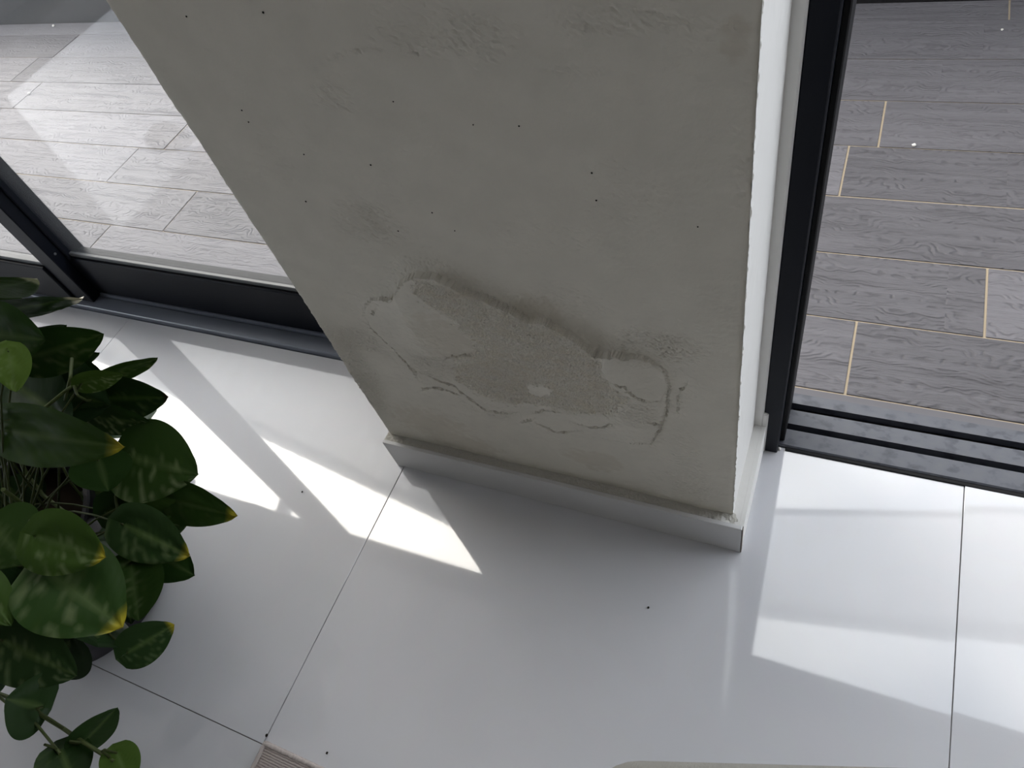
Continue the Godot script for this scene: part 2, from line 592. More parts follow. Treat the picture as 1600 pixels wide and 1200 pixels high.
func terrace() -> void:
	var o := struct("terrace", "outdoor terrace of charcoal wood-look porcelain planks with cream joints", "terrace")
	put("bed", boxes([[-7.0, -0.2, -2.87, 4.6, -0.0229, -1.069]]), M.cream_grout, o)
	var length := 1.357
	var row_w := 0.2335
	var shift := [0.0754, 0.355, -0.172, -0.024, 0.057, -0.212, -0.101, 0.386]
	# four plank meshes that differ in which stretch of the print they show
	var kinds := []
	for q in 4:
		kinds.append(plank_mesh(length - 0.0058, row_w - 0.0042, q))
	put("edge_plank", boxes([[-7.0, -0.03, -1.105, 3.4, -0.02, -1.070]], 0.001), M.wood_tile_0, o)
	for j in shift.size():
		var z1: float = -1.107 - row_w * j
		var z0: float = maxf(z1 - row_w, -2.866)
		var x: float = shift[j] - length * 5.0
		while x < 3.4:
			var r := rng.randi() % 12
			var p := put("plank", kinds[r % 4], M["wood_tile_%d" % (r % 3)], o)
			p.position = Vector3(x + length * 0.5, -0.02 + rng.randf_range(-0.0006, 0.0006), z1 - row_w * 0.5 + rng.randf_range(-0.0006, 0.0006))
			if z1 - row_w < -2.866:
				p.scale.z = (z1 - z0) / row_w
				p.position.z = (z1 + z0) * 0.5
			x += length
	o = struct("ground", "plain ground beyond the terrace edge", "ground")
	put("slab", boxes([[-14.0, -0.4, -14.0, 12.0, -0.2, -1.069]]), M.earth, o)
	o = struct("wall_terrace", "low black upstand along the far edge of the terrace", "wall")
	put("upstand", boxes([[-7.0, -0.2, -3.0, -2.4, 0.40, -2.872], [-2.4, -0.2, -3.0, 4.6, 1.35, -2.872]], 0.004), M.dark_plinth, o)


func plank_mesh(l: float, w: float, q: int) -> ArrayMesh:
	var s := Soup.new()
	s.box(Vector3(-l * 0.5, -0.009, -w * 0.5), Vector3(l * 0.5, 0.0, w * 0.5), 0.0012)
	var flip := -1.0 if q % 2 == 1 else 1.0
	for k in s.v.size():
		s.uv.append(Vector2(0.5 + flip * s.v[k].x / l * 0.98 + 0.31 * q, 0.5 + flip * s.v[k].z / w * 0.98))
	var a := []
	a.resize(Mesh.ARRAY_MAX)
	a[Mesh.ARRAY_VERTEX] = s.v
	a[Mesh.ARRAY_NORMAL] = s.n
	a[Mesh.ARRAY_TEX_UV] = s.uv
	var st := SurfaceTool.new()
	st.create_from_arrays(a)
	st.generate_tangents()
	return st.commit()


# ---------------------------------------------------------------- window and door
func window_unit() -> void:
	var o := struct("window_1", "dark framed window left of the plaster wall, looking onto the terrace", "window")
	var f: Material = M.frame_paint
	# sill ledge and the tall bottom rail of the fixed light
	var sill := Soup.new()
	sill.extrude_x([Vector2(-1.068, -0.15), Vector2(-0.9195, -0.15), Vector2(-0.9195, 0.016), Vector2(-0.922, 0.019), Vector2(-0.967, 0.019), Vector2(-0.967, 0.013), Vector2(-0.974, 0.013), Vector2(-0.974, 0.03), Vector2(-1.068, 0.03)], -3.92, -1.0)
	put("sill", sill, M.ledge_metal, o)
	put("bottom_rail", boxes([[-2.32, 0.03, -1.04, -1.20, 0.197, -0.978]], 0.003), f, o)
	put("glazing_bead", boxes([[-2.31, 0.197, -1.0, -1.205, 0.212, -0.988]], 0.002), M.bead_metal, o)
	put("head_rail", boxes([[-3.92, HEAD - 0.06, -1.04, -0.95, HEAD, -0.93]], 0.003), f, o)
	put("jamb", boxes([[-1.215, 0.03, -1.04, -1.13, HEAD - 0.06, -0.93]], 0.003), f, o)
	put("jamb", boxes([[-3.92, 0.03, -1.04, -3.82, HEAD - 0.06, -0.93]], 0.003), f, o)
	put("mullion", boxes([[-2.36, 0.03, -1.045, -2.305, HEAD - 0.06, -0.978]], 0.003), f, o)
	put("pane", boxes([[-2.31, 0.19, -1.003, -1.20, HEAD - 0.055, -0.997]], 0.0005), M.pane_glass, o)
	# sliding sash on the inner track
	put("sash_stile", boxes([[-2.405, 0.022, -0.985, -2.318, HEAD - 0.062, -0.938]], 0.003), f, o)
	put("sash_stile", boxes([[-3.82, 0.022, -0.985, -3.72, HEAD - 0.062, -0.925]], 0.003), f, o)
	put("sash_rail", boxes([[-3.72, 0.022, -0.985, -2.405, 0.185, -0.928]], 0.003), f, o)
	put("sash_rail", boxes([[-3.72, HEAD - 0.14, -0.985, -2.405, HEAD - 0.062, -0.928]], 0.003), f, o)
	put("glazing_bead", boxes([[-3.72, 0.185, -0.968, -2.405, 0.2, -0.94]], 0.002), M.bead_metal, o)
	put("pane", boxes([[-3.73, 0.18, -0.962, -2.40, HEAD - 0.13, -0.956]], 0.0005), M.pane_glass, o)
	var sc := Soup.new()
	sc.lathe([Vector2(0.0045, -0.0005), Vector2(0.0045, 0.0012), Vector2(0.0032, 0.002), Vector2(0.0, 0.002)], Vector3.ZERO, 16)
	var sp := put("screw", sc, M.bead_metal, o)
	sp.position = Vector3(-2.3185, 0.235, -0.96)
	sp.rotation_degrees = Vector3(0, 0, -90)
	# solid wall between the window and the pier
	var w := struct("wall_window", "white wall return closing the gap behind the plaster pier", "wall")
	put("return", boxes([[-1.13, 0.0, -1.06, -0.90, HEAD, -0.935]]), M.white_paint, w)


func door_unit() -> void:
	var o := struct("door_1", "dark framed sliding door standing open onto the terrace", "door")
	var f: Material = M.frame_paint
	var t := Soup.new()
	# threshold with two sunken tracks
	t.extrude_x([Vector2(-1.069, -0.15), Vector2(-0.9175, -0.15), Vector2(-0.9175, 0.004), Vector2(-0.921, 0.007), Vector2(-0.9635, 0.007), Vector2(-0.9635, -0.022), Vector2(-0.9795, -0.022), Vector2(-0.9795, 0.007), Vector2(-1.0185, 0.007), Vector2(-1.0185, -0.022), Vector2(-1.040, -0.022), Vector2(-1.040, 0.004), Vector2(-1.069, 0.004)], -0.10, 3.72)
	put("threshold", t, M.track_metal, o)
	put("track_groove", boxes([[-0.03, -0.024, -0.9790, 3.7, -0.017, -0.9640], [-0.03, -0.024, -1.0395, 3.7, -0.017, -1.0190]], 0.0005), M.gasket, o)
	put("edge_strip", boxes([[-0.03, -0.02, -0.9175, 3.72, 0.0035, -0.9085]], 0.001), M.gasket, o)
	put("edge_strip", boxes([[-0.03, -0.024, -1.0755, 3.72, -0.0165, -1.0692]], 0.001), M.cream_grout, o)
	put("jamb", boxes([[-0.082, 0.0, -1.05, -0.045, HEAD - 0.07, -0.898]], 0.002), f, o)
	put("jamb_seal", boxes([[-0.046, 0.0, -1.05, -0.035, HEAD - 0.07, -0.93]], 0.002), M.gasket, o)
	put("jamb", boxes([[3.65, 0.0, -1.05, 3.72, HEAD - 0.07, -0.898]], 0.002), f, o)
	put("head_rail", boxes([[-0.10, HEAD - 0.07, -1.05, 3.72, HEAD, -0.898]], 0.002), f, o)
	for k in [[2.40, -0.971], [2.44, -1.029]]:
		var x: float = k[0]
		var z: float = k[1]
		put("leaf_stile", boxes([[x, 0.0, z - 0.006, x + 0.08, HEAD - 0.075, z + 0.006]], 0.002), f, o)
		put("leaf_stile", boxes([[3.57, 0.0, z - 0.006, 3.649, HEAD - 0.075, z + 0.006]], 0.002), f, o)
		put("leaf_rail", boxes([[x + 0.08, 0.01, z - 0.006, 3.57, 0.11, z + 0.006]], 0.002), f, o)
		put("leaf_rail", boxes([[x + 0.08, HEAD - 0.16, z - 0.006, 3.57, HEAD - 0.075, z + 0.006]], 0.002), f, o)
		put("pane", boxes([[x + 0.075, 0.105, z - 0.003, 3.575, HEAD - 0.155, z + 0.003]], 0.0005), M.pane_glass, o)


# ---------------------------------------------------------------- the plastered pier
func poly(list: Array) -> PackedVector2Array:
	var p := PackedVector2Array()
	for i in range(0, list.size(), 2):
		p.append(Vector2(list[i], list[i + 1]) * 0.001)
	return p


func near(p: Vector2, line: PackedVector2Array, closed := false) -> float:
	var best := 1e9
	var last := line.size() if closed else line.size() - 1
	for i in last:
		var a := line[i]
		var ab := line[(i + 1) % line.size()] - a
		var t := clampf((p - a).dot(ab) / ab.length_squared(), 0.0, 1.0)
		best = minf(best, (a + ab * t).distance_squared_to(p))
	return sqrt(best)


func bounds(p: PackedVector2Array, grow: float) -> Rect2:
	var r := Rect2(p[0], Vector2.ZERO)
	for q in p:
		r = r.expand(q)
	return r.grow(grow)


var blister: PackedVector2Array
var ledge: PackedVector2Array
var gran: PackedVector2Array
var island: PackedVector2Array
var flake: PackedVector2Array
var cracks := []
var crack_box := []
var blister_box: Rect2
var inside := 0
var tint := Color()


func relief(x: float, y: float) -> float:
	# height of the plaster above the wall plane; also sets «inside» (2 = the bared patch) and «tint»
	var h := 0.0022 * n_low.get_noise_2d(x, y) + 0.0009 * n_mid.get_noise_2d(x * 0.6, y * 1.5)
	var fine := n_fine.get_noise_2d(x * 0.8, y)
	h += 0.00013 * fine
	for s in ROUGH_SPOTS:
		var dx: float = (x * 1000.0 - s[0]) / s[2]
		var dy: float = (y * 1000.0 - s[1]) / s[3]
		var q := dx * dx + dy * dy
		if q < 1.6:
			var k: float = s[4] * clampf(1.6 - q, 0.0, 1.0)
			h += 1.8 * k * (0.0010 * n_fine.get_noise_2d(x * 0.55 + 5.0, y * 1.3) + 0.0008 * n_grit.get_noise_2d(x * 0.7, y * 1.2))
	inside = 0
	var warm := 0.0
	for s in STAINS:
		var dx: float = (x * 1000.0 - s[0]) / s[2]
		var dy: float = (y * 1000.0 - s[1]) / s[3]
		var q := dx * dx + dy * dy + 0.9 * n_mid.get_noise_2d(x * 1.4 + 3.0, y * 2.0)
		if q < 1.0:
			warm = maxf(warm, minf(1.0, (1.0 - q) * 1.6))
	var base := Color(0.745, 0.715, 0.635) * (1.0 + 0.05 * n_mid.get_noise_2d(x * 0.5 + 9.0, y * 0.5))
	tint = base.lerp(Color(0.56, 0.50, 0.40), 0.32 * warm)
	var p := Vector2(x, y)
	if blister_box.has_point(p):
		var j := p + Vector2(n_mid.get_noise_2d(x * 5.0, y * 5.0), n_mid.get_noise_2d(x * 5.0 + 50.0, y * 5.0)) * 0.0052
		var top := near(j, ledge)
		var along := clampf((x + 0.80) / 0.13, 0.0, 1.0)
		var tall := lerpf(0.0030, 0.025, along * along)
		tall *= 1.0 - 0.80 * smoothstep(-0.31, -0.215, x)
		if Geometry2D.is_point_in_polygon(j, blister):
			inside = 1
			# tallest along the upper lip, sinking back to the wall towards the foot of the blister
			var fall := clampf(1.0 - top / 0.27, 0.0, 1.0)
			h += tall * fall * fall * (3.0 - 2.0 * fall)
			var jg := p + Vector2(n_mid.get_noise_2d(x * 2.5 + 7.0, y * 4.0) + 0.5 * n_fine.get_noise_2d(x, y), n_mid.get_noise_2d(x * 2.5 + 80.0, y * 4.0) + 0.5 * n_fine.get_noise_2d(x + 9.0, y)) * 0.020
			if top < 0.012:
				jg = j
			if Geometry2D.is_point_in_polygon(jg, gran) and not Geometry2D.is_point_in_polygon(jg.lerp(p, 0.4), island) and not Geometry2D.is_point_in_polygon(p, flake):
				inside = 2
				var edge := smoothstep(-0.002, 0.008, near(jg, gran, true))
				var g := n_grit.get_noise_2d(x, y)
				var g2 := n_fine.get_noise_2d(x * 0.75, y * 1.0)
				h += edge * (-0.0010 + 0.0034 * g + 0.0030 * g2 + 0.0030 * n_mid.get_noise_2d(x * 1.9, y * 2.8))
				var ochre := clampf(0.35 + 1.3 * n_mid.get_noise_2d(x * 0.9 + 20.0, y * 1.6), 0.0, 1.0)
				tint = Color(0.83, 0.80, 0.715).lerp(Color(0.77, 0.69, 0.54), 0.30 * ochre) * (1.0 + 0.14 * g)
			elif Geometry2D.is_point_in_polygon(p, flake):
				h += 0.0016 * smoothstep(0.0, 0.003, near(p, flake, true))
		elif top < 0.042:
			# above the lip the skin of plaster has lifted too and leans outwards to meet it
			var k := 1.0 - top / 0.042
			h += 0.5 * tall * k * k
	for k in cracks.size():
		if crack_box[k].has_point(p):
			var j := p + Vector2(n_mid.get_noise_2d(x * 6.0, y * 6.0), n_mid.get_noise_2d(x * 6.0 + 50.0, y * 6.0)) * 0.0055
			var d := near(j, cracks[k])
			if d < 0.03:
				# the slit opens and closes along its run
				var open := clampf(0.55 + 1.5 * n_mid.get_noise_2d(x * 1.6 + k * 7.0, y * 1.6), 0.08, 1.25)
				var c: PackedVector2Array = cracks[k]
				var best := 1e9
				var side := 1.0
				for i in c.size() - 1:
					var ab := c[i + 1] - c[i]
					var t := clampf((j - c[i]).dot(ab) / ab.length_squared(), 0.0, 1.0)
					var q := (c[i] + ab * t).distance_to(j)
					if q < best:
						best = q
						side = signf(ab.cross(j - c[i]))
				# a scarp: one lip stands proud and dies away, with a slit at its foot
				if side > 0.0:
					h += (0.0030 if y < 0.9 else 0.0016) * lerpf(0.35, 1.0, open) * exp(-d / 0.012) * smoothstep(0.0, 0.0018, d)
				h -= (0.0052 if y < 0.9 else 0.0018) * open * (1.0 - smoothstep(0.0003, 0.0008 + 0.0013 * open, d))
	return h


func pier() -> void:
	n_low = noise(101, 3.2, 3)
	n_mid = noise(102, 22.0, 4)
	n_fine = noise(103, 150.0, 3)
	n_grit = noise(104, 210.0, 2)
	blister = poly(BLISTER)
	ledge = poly(LEDGE)
	gran = poly(GRANULAR)
	island = poly(SMOOTH_ISLAND)
	flake = poly(FLAKE)
	blister_box = bounds(blister, 0.055)
	for c in CRACKS:
		cracks.append(poly(c))
		crack_box.append(bounds(cracks[-1], 0.02))
	var o := struct("wall_pier", "plastered wall end with a blistered crumbling patch, between window and open door", "wall")
	face_patch(o, WALL_B, 0.28, 0.0020)
	face_patch(o, 0.28, 0.76, 0.00145)
	face_patch(o, 0.76, 1.32, 0.0026)
	put("upper_plaster", boxes([[WALL_L, 1.32, WALL_Z - 0.05, WALL_R, CEIL, WALL_Z]], 0.001), M.white_paint, o)
	# the core behind the plaster skin and the white painted return on the door side
	put("core", boxes([[WALL_L + 0.004, 0.0, -0.94, WALL_R - 0.03, CEIL, WALL_Z - 0.016]], 0.001), M.white_paint, o)
	chipped_return(o)
	put("frame_filler", boxes([[WALL_R - 0.03, 0.0, -0.985, -0.0815, HEAD, -0.893]], 0.003), M.white_paint, o)

	# pin holes left in the plaster
	var s := Soup.new()
	var pp := poly(PINHOLES)
	for q in pp:
		var r := rng.randf_range(0.0011, 0.0019)
		var z := WALL_Z + relief(q.x, q.y)
		var ring := []
		for k in 8:
			ring.append(Vector3(q.x + r * cos(TAU * k / 8), q.y + r * 1.2 * sin(TAU * k / 8), z + 0.0007))
		s.tube([Vector3(q.x, q.y, z - 0.002), Vector3(q.x, q.y, z + 0.0006)], r, r * 0.8, 7)
	put("pin_stubs", s, M.crumb_dark, o)

	# skirting: glazed tile strips bedded on rough mortar
	var b := struct("baseboard_front", "pale glazed tile skirting along the foot of the damaged plaster", "baseboard")
	put("strip", boxes([[-0.930, 0.001, -0.650, -0.0765, 0.111, -0.640]], 0.0012), M.skirting_glaze, b)
	put("mortar_bed", mortar_top(-0.930, -0.085, WALL_Z - 0.006, -0.650), M.mortar, b)
	put("cut_edge", boxes([[-0.0765, 0.001, -0.6495, -0.0745, 0.110, -0.6405]], 0.0004), M.tile_core, b)
	b = struct("baseboard_right", "white tile skirting on the door side of the plaster wall", "baseboard")
	put("strip", boxes([[-0.0842, 0.001, -0.893, -0.0745, 0.109, -0.6502]], 0.0006), M.white_paint, b)
	put("mortar_bed", boxes([[WALL_R - 0.02, 0.001, -0.893, -0.0841, 0.1088, -0.6502]], 0.0002), M.white_paint, b)
	put("cut_end", boxes([[-0.0842, 0.001, -0.9075, -0.0720, 0.155, -0.8932]], 0.003), M.white_paint, b)


func mortar_top(x0: float, x1: float, z0: float, z1: float) -> Soup:
	# rough cement filling behind the skirting tile, its top just proud of the tile in places
	var s := Soup.new()
	var nx := 260
	var nz := 9
	var p := []
	for i in nx + 1:
		var row := []
		for j in nz + 1:
			var x := lerpf(x0, x1, float(i) / nx)
			var z := lerpf(z0, z1, float(j) / nz)
			var y := 0.1085 + 0.0022 * n_mid.get_noise_2d(x * 1.5, z * 1.5) + 0.0011 * n_fine.get_noise_2d(x * 0.5, z * 0.5)
			row.append(Vector3(x, y, z))
		p.append(row)
	for i in nx:
		for j in nz:
			s.face([p[i][j], p[i + 1][j], p[i + 1][j + 1]], Vector3.UP)
			s.face([p[i][j], p[i + 1][j + 1], p[i][j + 1]], Vector3.UP)
	s.box(Vector3(x0, 0.001, z0), Vector3(x1, 0.105, z1), 0.001)
	return s


func face_patch(o: Node3D, y0: float, y1: float, cell: float) -> void:
	var nx := int(ceil((WALL_R - WALL_L) / cell))
	var ny := int(ceil((y1 - y0) / cell))
	var v := PackedVector3Array()
	var n := PackedVector3Array()
	var c := PackedColorArray()
	var kind := PackedByteArray()
	var count := (nx + 1) * (ny + 1)
	v.resize(count)
	n.resize(count)
	c.resize(count)
	kind.resize(count)
	for j in ny + 1:
		var y := lerpf(y0, y1, float(j) / ny)
		for i in nx + 1:
			var x := lerpf(WALL_L, WALL_R, float(i) / nx)
			var z := relief(x, y)
			# worn arrises
			var e := minf(x - WALL_L, WALL_R - x)
			if e < 0.012:
				z -= 0.0035 * pow(1.0 - e / 0.012, 3.0)
			if i == nx:
				x += 0.0022 * n_mid.get_noise_2d(3.0, y * 2.0) - 0.003 * maxf(0.0, n_mid.get_noise_2d(8.0, y * 5.0) - 0.25)
			elif i == 0:
				x += 0.004 * n_low.get_noise_2d(1.0, y * 1.5) + 0.0028 * n_mid.get_noise_2d(5.0, y * 1.6)
			var at := j * (nx + 1) + i
			v[at] = Vector3(x, y, WALL_Z + z)
			c[at] = tint
			kind[at] = inside
	for j in ny + 1:
		for i in nx + 1:
			var a := v[j * (nx + 1) + maxi(i - 1, 0)]
			var b := v[j * (nx + 1) + mini(i + 1, nx)]
			var d := v[maxi(j - 1, 0) * (nx + 1) + i]
			var u := v[mini(j + 1, ny) * (nx + 1) + i]
			n[j * (nx + 1) + i] = (b - a).cross(u - d).normalized()
	var idx := [PackedInt32Array(), PackedInt32Array()]
	for j in ny:
		for i in nx:
			var a := j * (nx + 1) + i
			var k := 1 if kind[a] == 2 else 0
			idx[k].append_array([a, a + nx + 1, a + 1, a + 1, a + nx + 1, a + nx + 2])
	# side skins that join the face to the core
	var side := Soup.new()
	for j in ny:
		for i in [0, nx]:
			var a := v[j * (nx + 1) + i]
			var b := v[(j + 1) * (nx + 1) + i]
			var back := Vector3(0, 0, 1)
			side.face([a, b, Vector3(b.x, b.y, WALL_Z - 0.02), Vector3(a.x, a.y, WALL_Z - 0.02)], Vector3(-1.0 if i == 0 else 1.0, 0, 0))
	for k in 2:
		if idx[k].is_empty():
			continue
		var arr := []
		arr.resize(Mesh.ARRAY_MAX)
		arr[Mesh.ARRAY_VERTEX] = v
		arr[Mesh.ARRAY_NORMAL] = n
		arr[Mesh.ARRAY_COLOR] = c
		arr[Mesh.ARRAY_INDEX] = idx[k]
		var m := ArrayMesh.new()
		m.add_surface_from_arrays(Mesh.PRIMITIVE_TRIANGLES, arr)
		var part := put("plaster_face" if k == 0 else "bare_render", m, M.plaster if k == 0 else M.bare_render, o)
		if k == 1:
			part.set_meta("label", "gritty crumbling bare render where the paint has gone")
	put("plaster_arris", side, M.white_paint, o)


func chipped_return(o: Node3D) -> void:
	# the white side of the pier that faces the open door, with a slightly bumpy front arris
	var s := Soup.new()
	var ny := 300
	var nz := 10
	var p := []
	for j in ny + 1:
		var row := []
		var y := lerpf(0.0, CEIL, float(j) / ny)
		for i in nz + 1:
			var z := lerpf(WALL_Z - 0.001, -0.93, float(i) / nz)
			var x := WALL_R + 0.0006 * n_low.get_noise_2d(z * 2.0, y) + 0.0005 * n_mid.get_noise_2d(z, y)
			row.append(Vector3(x, y, z))
		p.append(row)
	for j in ny:
		for i in nz:
			s.face([p[j][i], p[j + 1][i], p[j + 1][i + 1]], Vector3.RIGHT)
			s.face([p[j][i], p[j + 1][i + 1], p[j][i + 1]], Vector3.RIGHT)
	s.box(Vector3(WALL_R - 0.032, 0.0, -0.93), Vector3(WALL_R - 0.003, CEIL, WALL_Z - 0.018), 0.001)
	put("door_side_face", s, M.white_paint, o)


# ---------------------------------------------------------------- outside, seen only in the floor's mirror
func canopy() -> void:
	var o := struct("canopy", "pale ribbed sheet canopy pitched over the terrace, mirrored in the polished floor", "canopy")
	var ridge := Vector2(-1.31, 4.66)
	var z0 := -2.82
	var z1 := -1.90
	for sd in [[-1.0, 5.0, 0.54], [1.0, 4.3, 0.50]]:
		var s := Soup.new()
		var n := int(sd[1] / 0.125)
		for i in n:
			for q in [[0.0, 0.045, 0.0, 0.0], [0.045, 0.06, 0.0, 0.022], [0.06, 0.11, 0.022, 0.022], [0.11, 0.125, 0.022, 0.0]]:
				var xa: float = (i * 0.125 + q[0])
				var xb: float = (i * 0.125 + q[1])
				var a := Vector3(ridge.x + sd[0] * xa, ridge.y - sd[2] * xa + q[2], 0)
				var b := Vector3(ridge.x + sd[0] * xb, ridge.y - sd[2] * xb + q[3], 0)
				s.face([a + Vector3(0, 0, z0), b + Vector3(0, 0, z0), b + Vector3(0, 0, z1), a + Vector3(0, 0, z1)], Vector3.UP)
		put("sheet", s, M.canopy_sheet, o)
	for q in [[z0 + 0.05, -0.03], [z1 - 0.10, 0.075]]:
		var z: float = q[0]
		var up: float = q[1]
		var r := Soup.new()
		r.tube([Vector3(-6.3, 4.66 - 0.54 * 4.99 + up, z), Vector3(ridge.x, ridge.y + up, z), Vector3(2.9, 4.66 - 0.5 * 4.21 + up, z)], 0.028, 0.028, 8)
		put("rafter", r, M.canopy_steel, o)
	put("beam", boxes([[-6.2, 1.93, -2.86, -6.1, 2.0, -1.9], [2.75, 2.55, -2.86, 2.85, 2.62, -1.9]], 0.004), M.canopy_steel, o)
	for x in [[-6.15, 1.96], [2.80, 2.58]]:
		put("post", boxes([[x[0] - 0.05, -0.02, -2.86, x[0] + 0.05, x[1], -2.76]], 0.004), M.canopy_steel, o)


func rain_pipe() -> void:
	var o := struct("rain_pipe", "grey rain pipe running down from the roof overhang into the outer wall", "pipe")
	var s := Soup.new()
	s.tube([Vector3(-3.44, 3.95, -1.2), Vector3(-3.44, 3.05, -1.2), Vector3(-3.41, 2.93, -1.2), Vector3(-2.99, 2.30, -1.2), Vector3(-2.92, 2.235, -1.18), Vector3(-2.90, 2.22, -1.06)], 0.05, 0.05, 14)
	put("pipe", s, M.canopy_steel, o)
	for q in [[3.9, 3.8], [3.1, 3.02]]:
		var c := Soup.new()
		c.tube([Vector3(-3.44, q[0], -1.2), Vector3(-3.44, q[1], -1.2)], 0.07, 0.07, 14)
		put("collar", c, M.canopy_steel, o)


# ---------------------------------------------------------------- plant
func leaf(p: Node3D, base: Vector3, tip: Vector3, w: float, nrm: Vector3, fold: float, droop: float, tone: float, variegated: float, tip_kind: int, to: Vector3) -> void:
	var ax := tip - base
	var l := ax.length()
	ax /= l
	nrm = (nrm - ax * nrm.dot(ax)).normalized()
	var sd := ax.cross(nrm).normalized()
	var ns := 20
	var nt := 12
	var v := PackedVector3Array()
	var c := PackedColorArray()
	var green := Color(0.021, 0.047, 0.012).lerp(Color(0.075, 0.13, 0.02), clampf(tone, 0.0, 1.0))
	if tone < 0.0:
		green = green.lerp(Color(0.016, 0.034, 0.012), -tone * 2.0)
	var ph := rng.randf() * 50.0
	for i in ns + 1:
		var s := float(i) / ns
		var wide := 2.24 * pow(maxf(s, 0.0), 0.42) * pow(1.0 - s, 0.85) * w
		if s > 0.85:
			wide += w * 0.10 * (1.0 - s) / 0.15 * (s - 0.85) / 0.15
		for j in nt + 1:
			var t := -1.0 + 2.0 * j / nt
			var back := 0.20 * l * absf(t) * absf(t) * pow(1.0 - s, 3.0)
			var up := fold * absf(t) * wide * 0.55 - 0.35 * fold * t * t * wide
			up -= droop * l * (s * s - s) * -1.0 + droop * l * 0.25 * sin(s * PI) * -1.6
			up += 0.012 * l * cos((s * 11.0 - absf(t) * 3.2) * TAU * 0.8) * absf(t) * (1.0 - absf(t)) * 2.0
			up += 0.03 * l * n_mid.get_noise_2d(s * 0.05 + ph, t * 0.05)
			v.append(base + ax * (l * s - back) + sd * (wide * t) + nrm * up)
			var streak := n_mid.get_noise_2d((s * 2.0 - absf(t) * 0.7) * 0.25 + ph, t * 0.06) + 0.5 * n_mid.get_noise_2d((s - absf(t) * 0.5) * 1.1 + ph, t * 0.3)
			var k := smoothstep(0.12, 0.42, streak) * variegated * smoothstep(0.05, 0.35, t + 0.45)
			var col := green.lerp(Color(0.21, 0.26, 0.13), 0.8 * k)
			if absf(t) < 0.1:
				col = col.lerp(Color(0.10, 0.15, 0.05), 0.5)
			if tip_kind == 1 and s > 0.86:
				col = col.lerp(Color(0.42, 0.36, 0.03), smoothstep(0.86, 0.97, s))
			elif tip_kind == 2 and s > 0.84:
				col = col.lerp(Color(0.62, 0.56, 0.46), smoothstep(0.84, 0.9, s))
			elif tip_kind == 3 and s > 0.9:
				col = col.lerp(Color(0.03, 0.022, 0.015), smoothstep(0.9, 0.96, s))
			c.append(col)
	var n := PackedVector3Array()
	for i in ns + 1:
		for j in nt + 1:
			var a := v[maxi(i - 1, 0) * (nt + 1) + j]
			var b := v[mini(i + 1, ns) * (nt + 1) + j]
			var d := v[i * (nt + 1) + maxi(j - 1, 0)]
			var e := v[i * (nt + 1) + mini(j + 1, nt)]
			var q := (b - a).cross(e - d)
			if i == ns or q.length() < 1e-9:
				q = nrm
			q = q.normalized()
			n.append(q if q.dot(nrm) > 0.0 else -q)
	var s2 := Soup.new()
	for i in ns:
		for j in nt:
			var a := i * (nt + 1) + j
			for tr in [[a, a + 1, a + nt + 2], [a, a + nt + 2, a + nt + 1]]:
				var size := s2.v.size()
				s2.tri(v[tr[0]], v[tr[1]], v[tr[2]], n[tr[0]], n[tr[1]], n[tr[2]])
				for q in range(size, s2.v.size()):
					# the corner order may have been turned: look the colour up by position
					for g in tr:
						if v[g] == s2.v[q]:
							s2.c.append(c[g])
							break
	var o := put("leaf", s2, M.leaf_green, p)
	if tip_kind == 1:
		o.set_meta("label", "green leaf with a yellow tip")
	elif tip_kind == 2:
		o.set_meta("label", "green leaf with a dry pale tip")
	elif tone >= 0.9:
		o.set_meta("label", "bright fresh green leaf")
	# its stalk, curving back towards the middle of the plant
	if to == Vector3.ZERO:
		return
	var mid := base.lerp(to, 0.45) + Vector3(0, 0.03, 0)
	var pt := Soup.new()
	pt.tube([base + ax * 0.004, base.lerp(mid, 0.5) + Vector3(0, 0.012, 0), mid, mid.lerp(to, 0.5) + Vector3(0, -0.004, 0), to], 0.0019, 0.0026, 6)
	put("petiole", pt, M.petiole_green, o)


func tube_part(p: Node3D, called: String, pts: Array, r: float, m: Material) -> void:
	var c := Curve3D.new()
	for i in pts.size():
		var d: Vector3 = (pts[mini(i + 1, pts.size() - 1)] - pts[maxi(i - 1, 0)]) * 0.16
		c.add_point(pts[i], -d, d)
	var q := []
	for k in 22:
		q.append(c.sample_baked(c.get_baked_length() * k / 21.0))
	var s := Soup.new()
	s.tube(q, r, r * 0.8, 8)
	put(called, s, m, p)


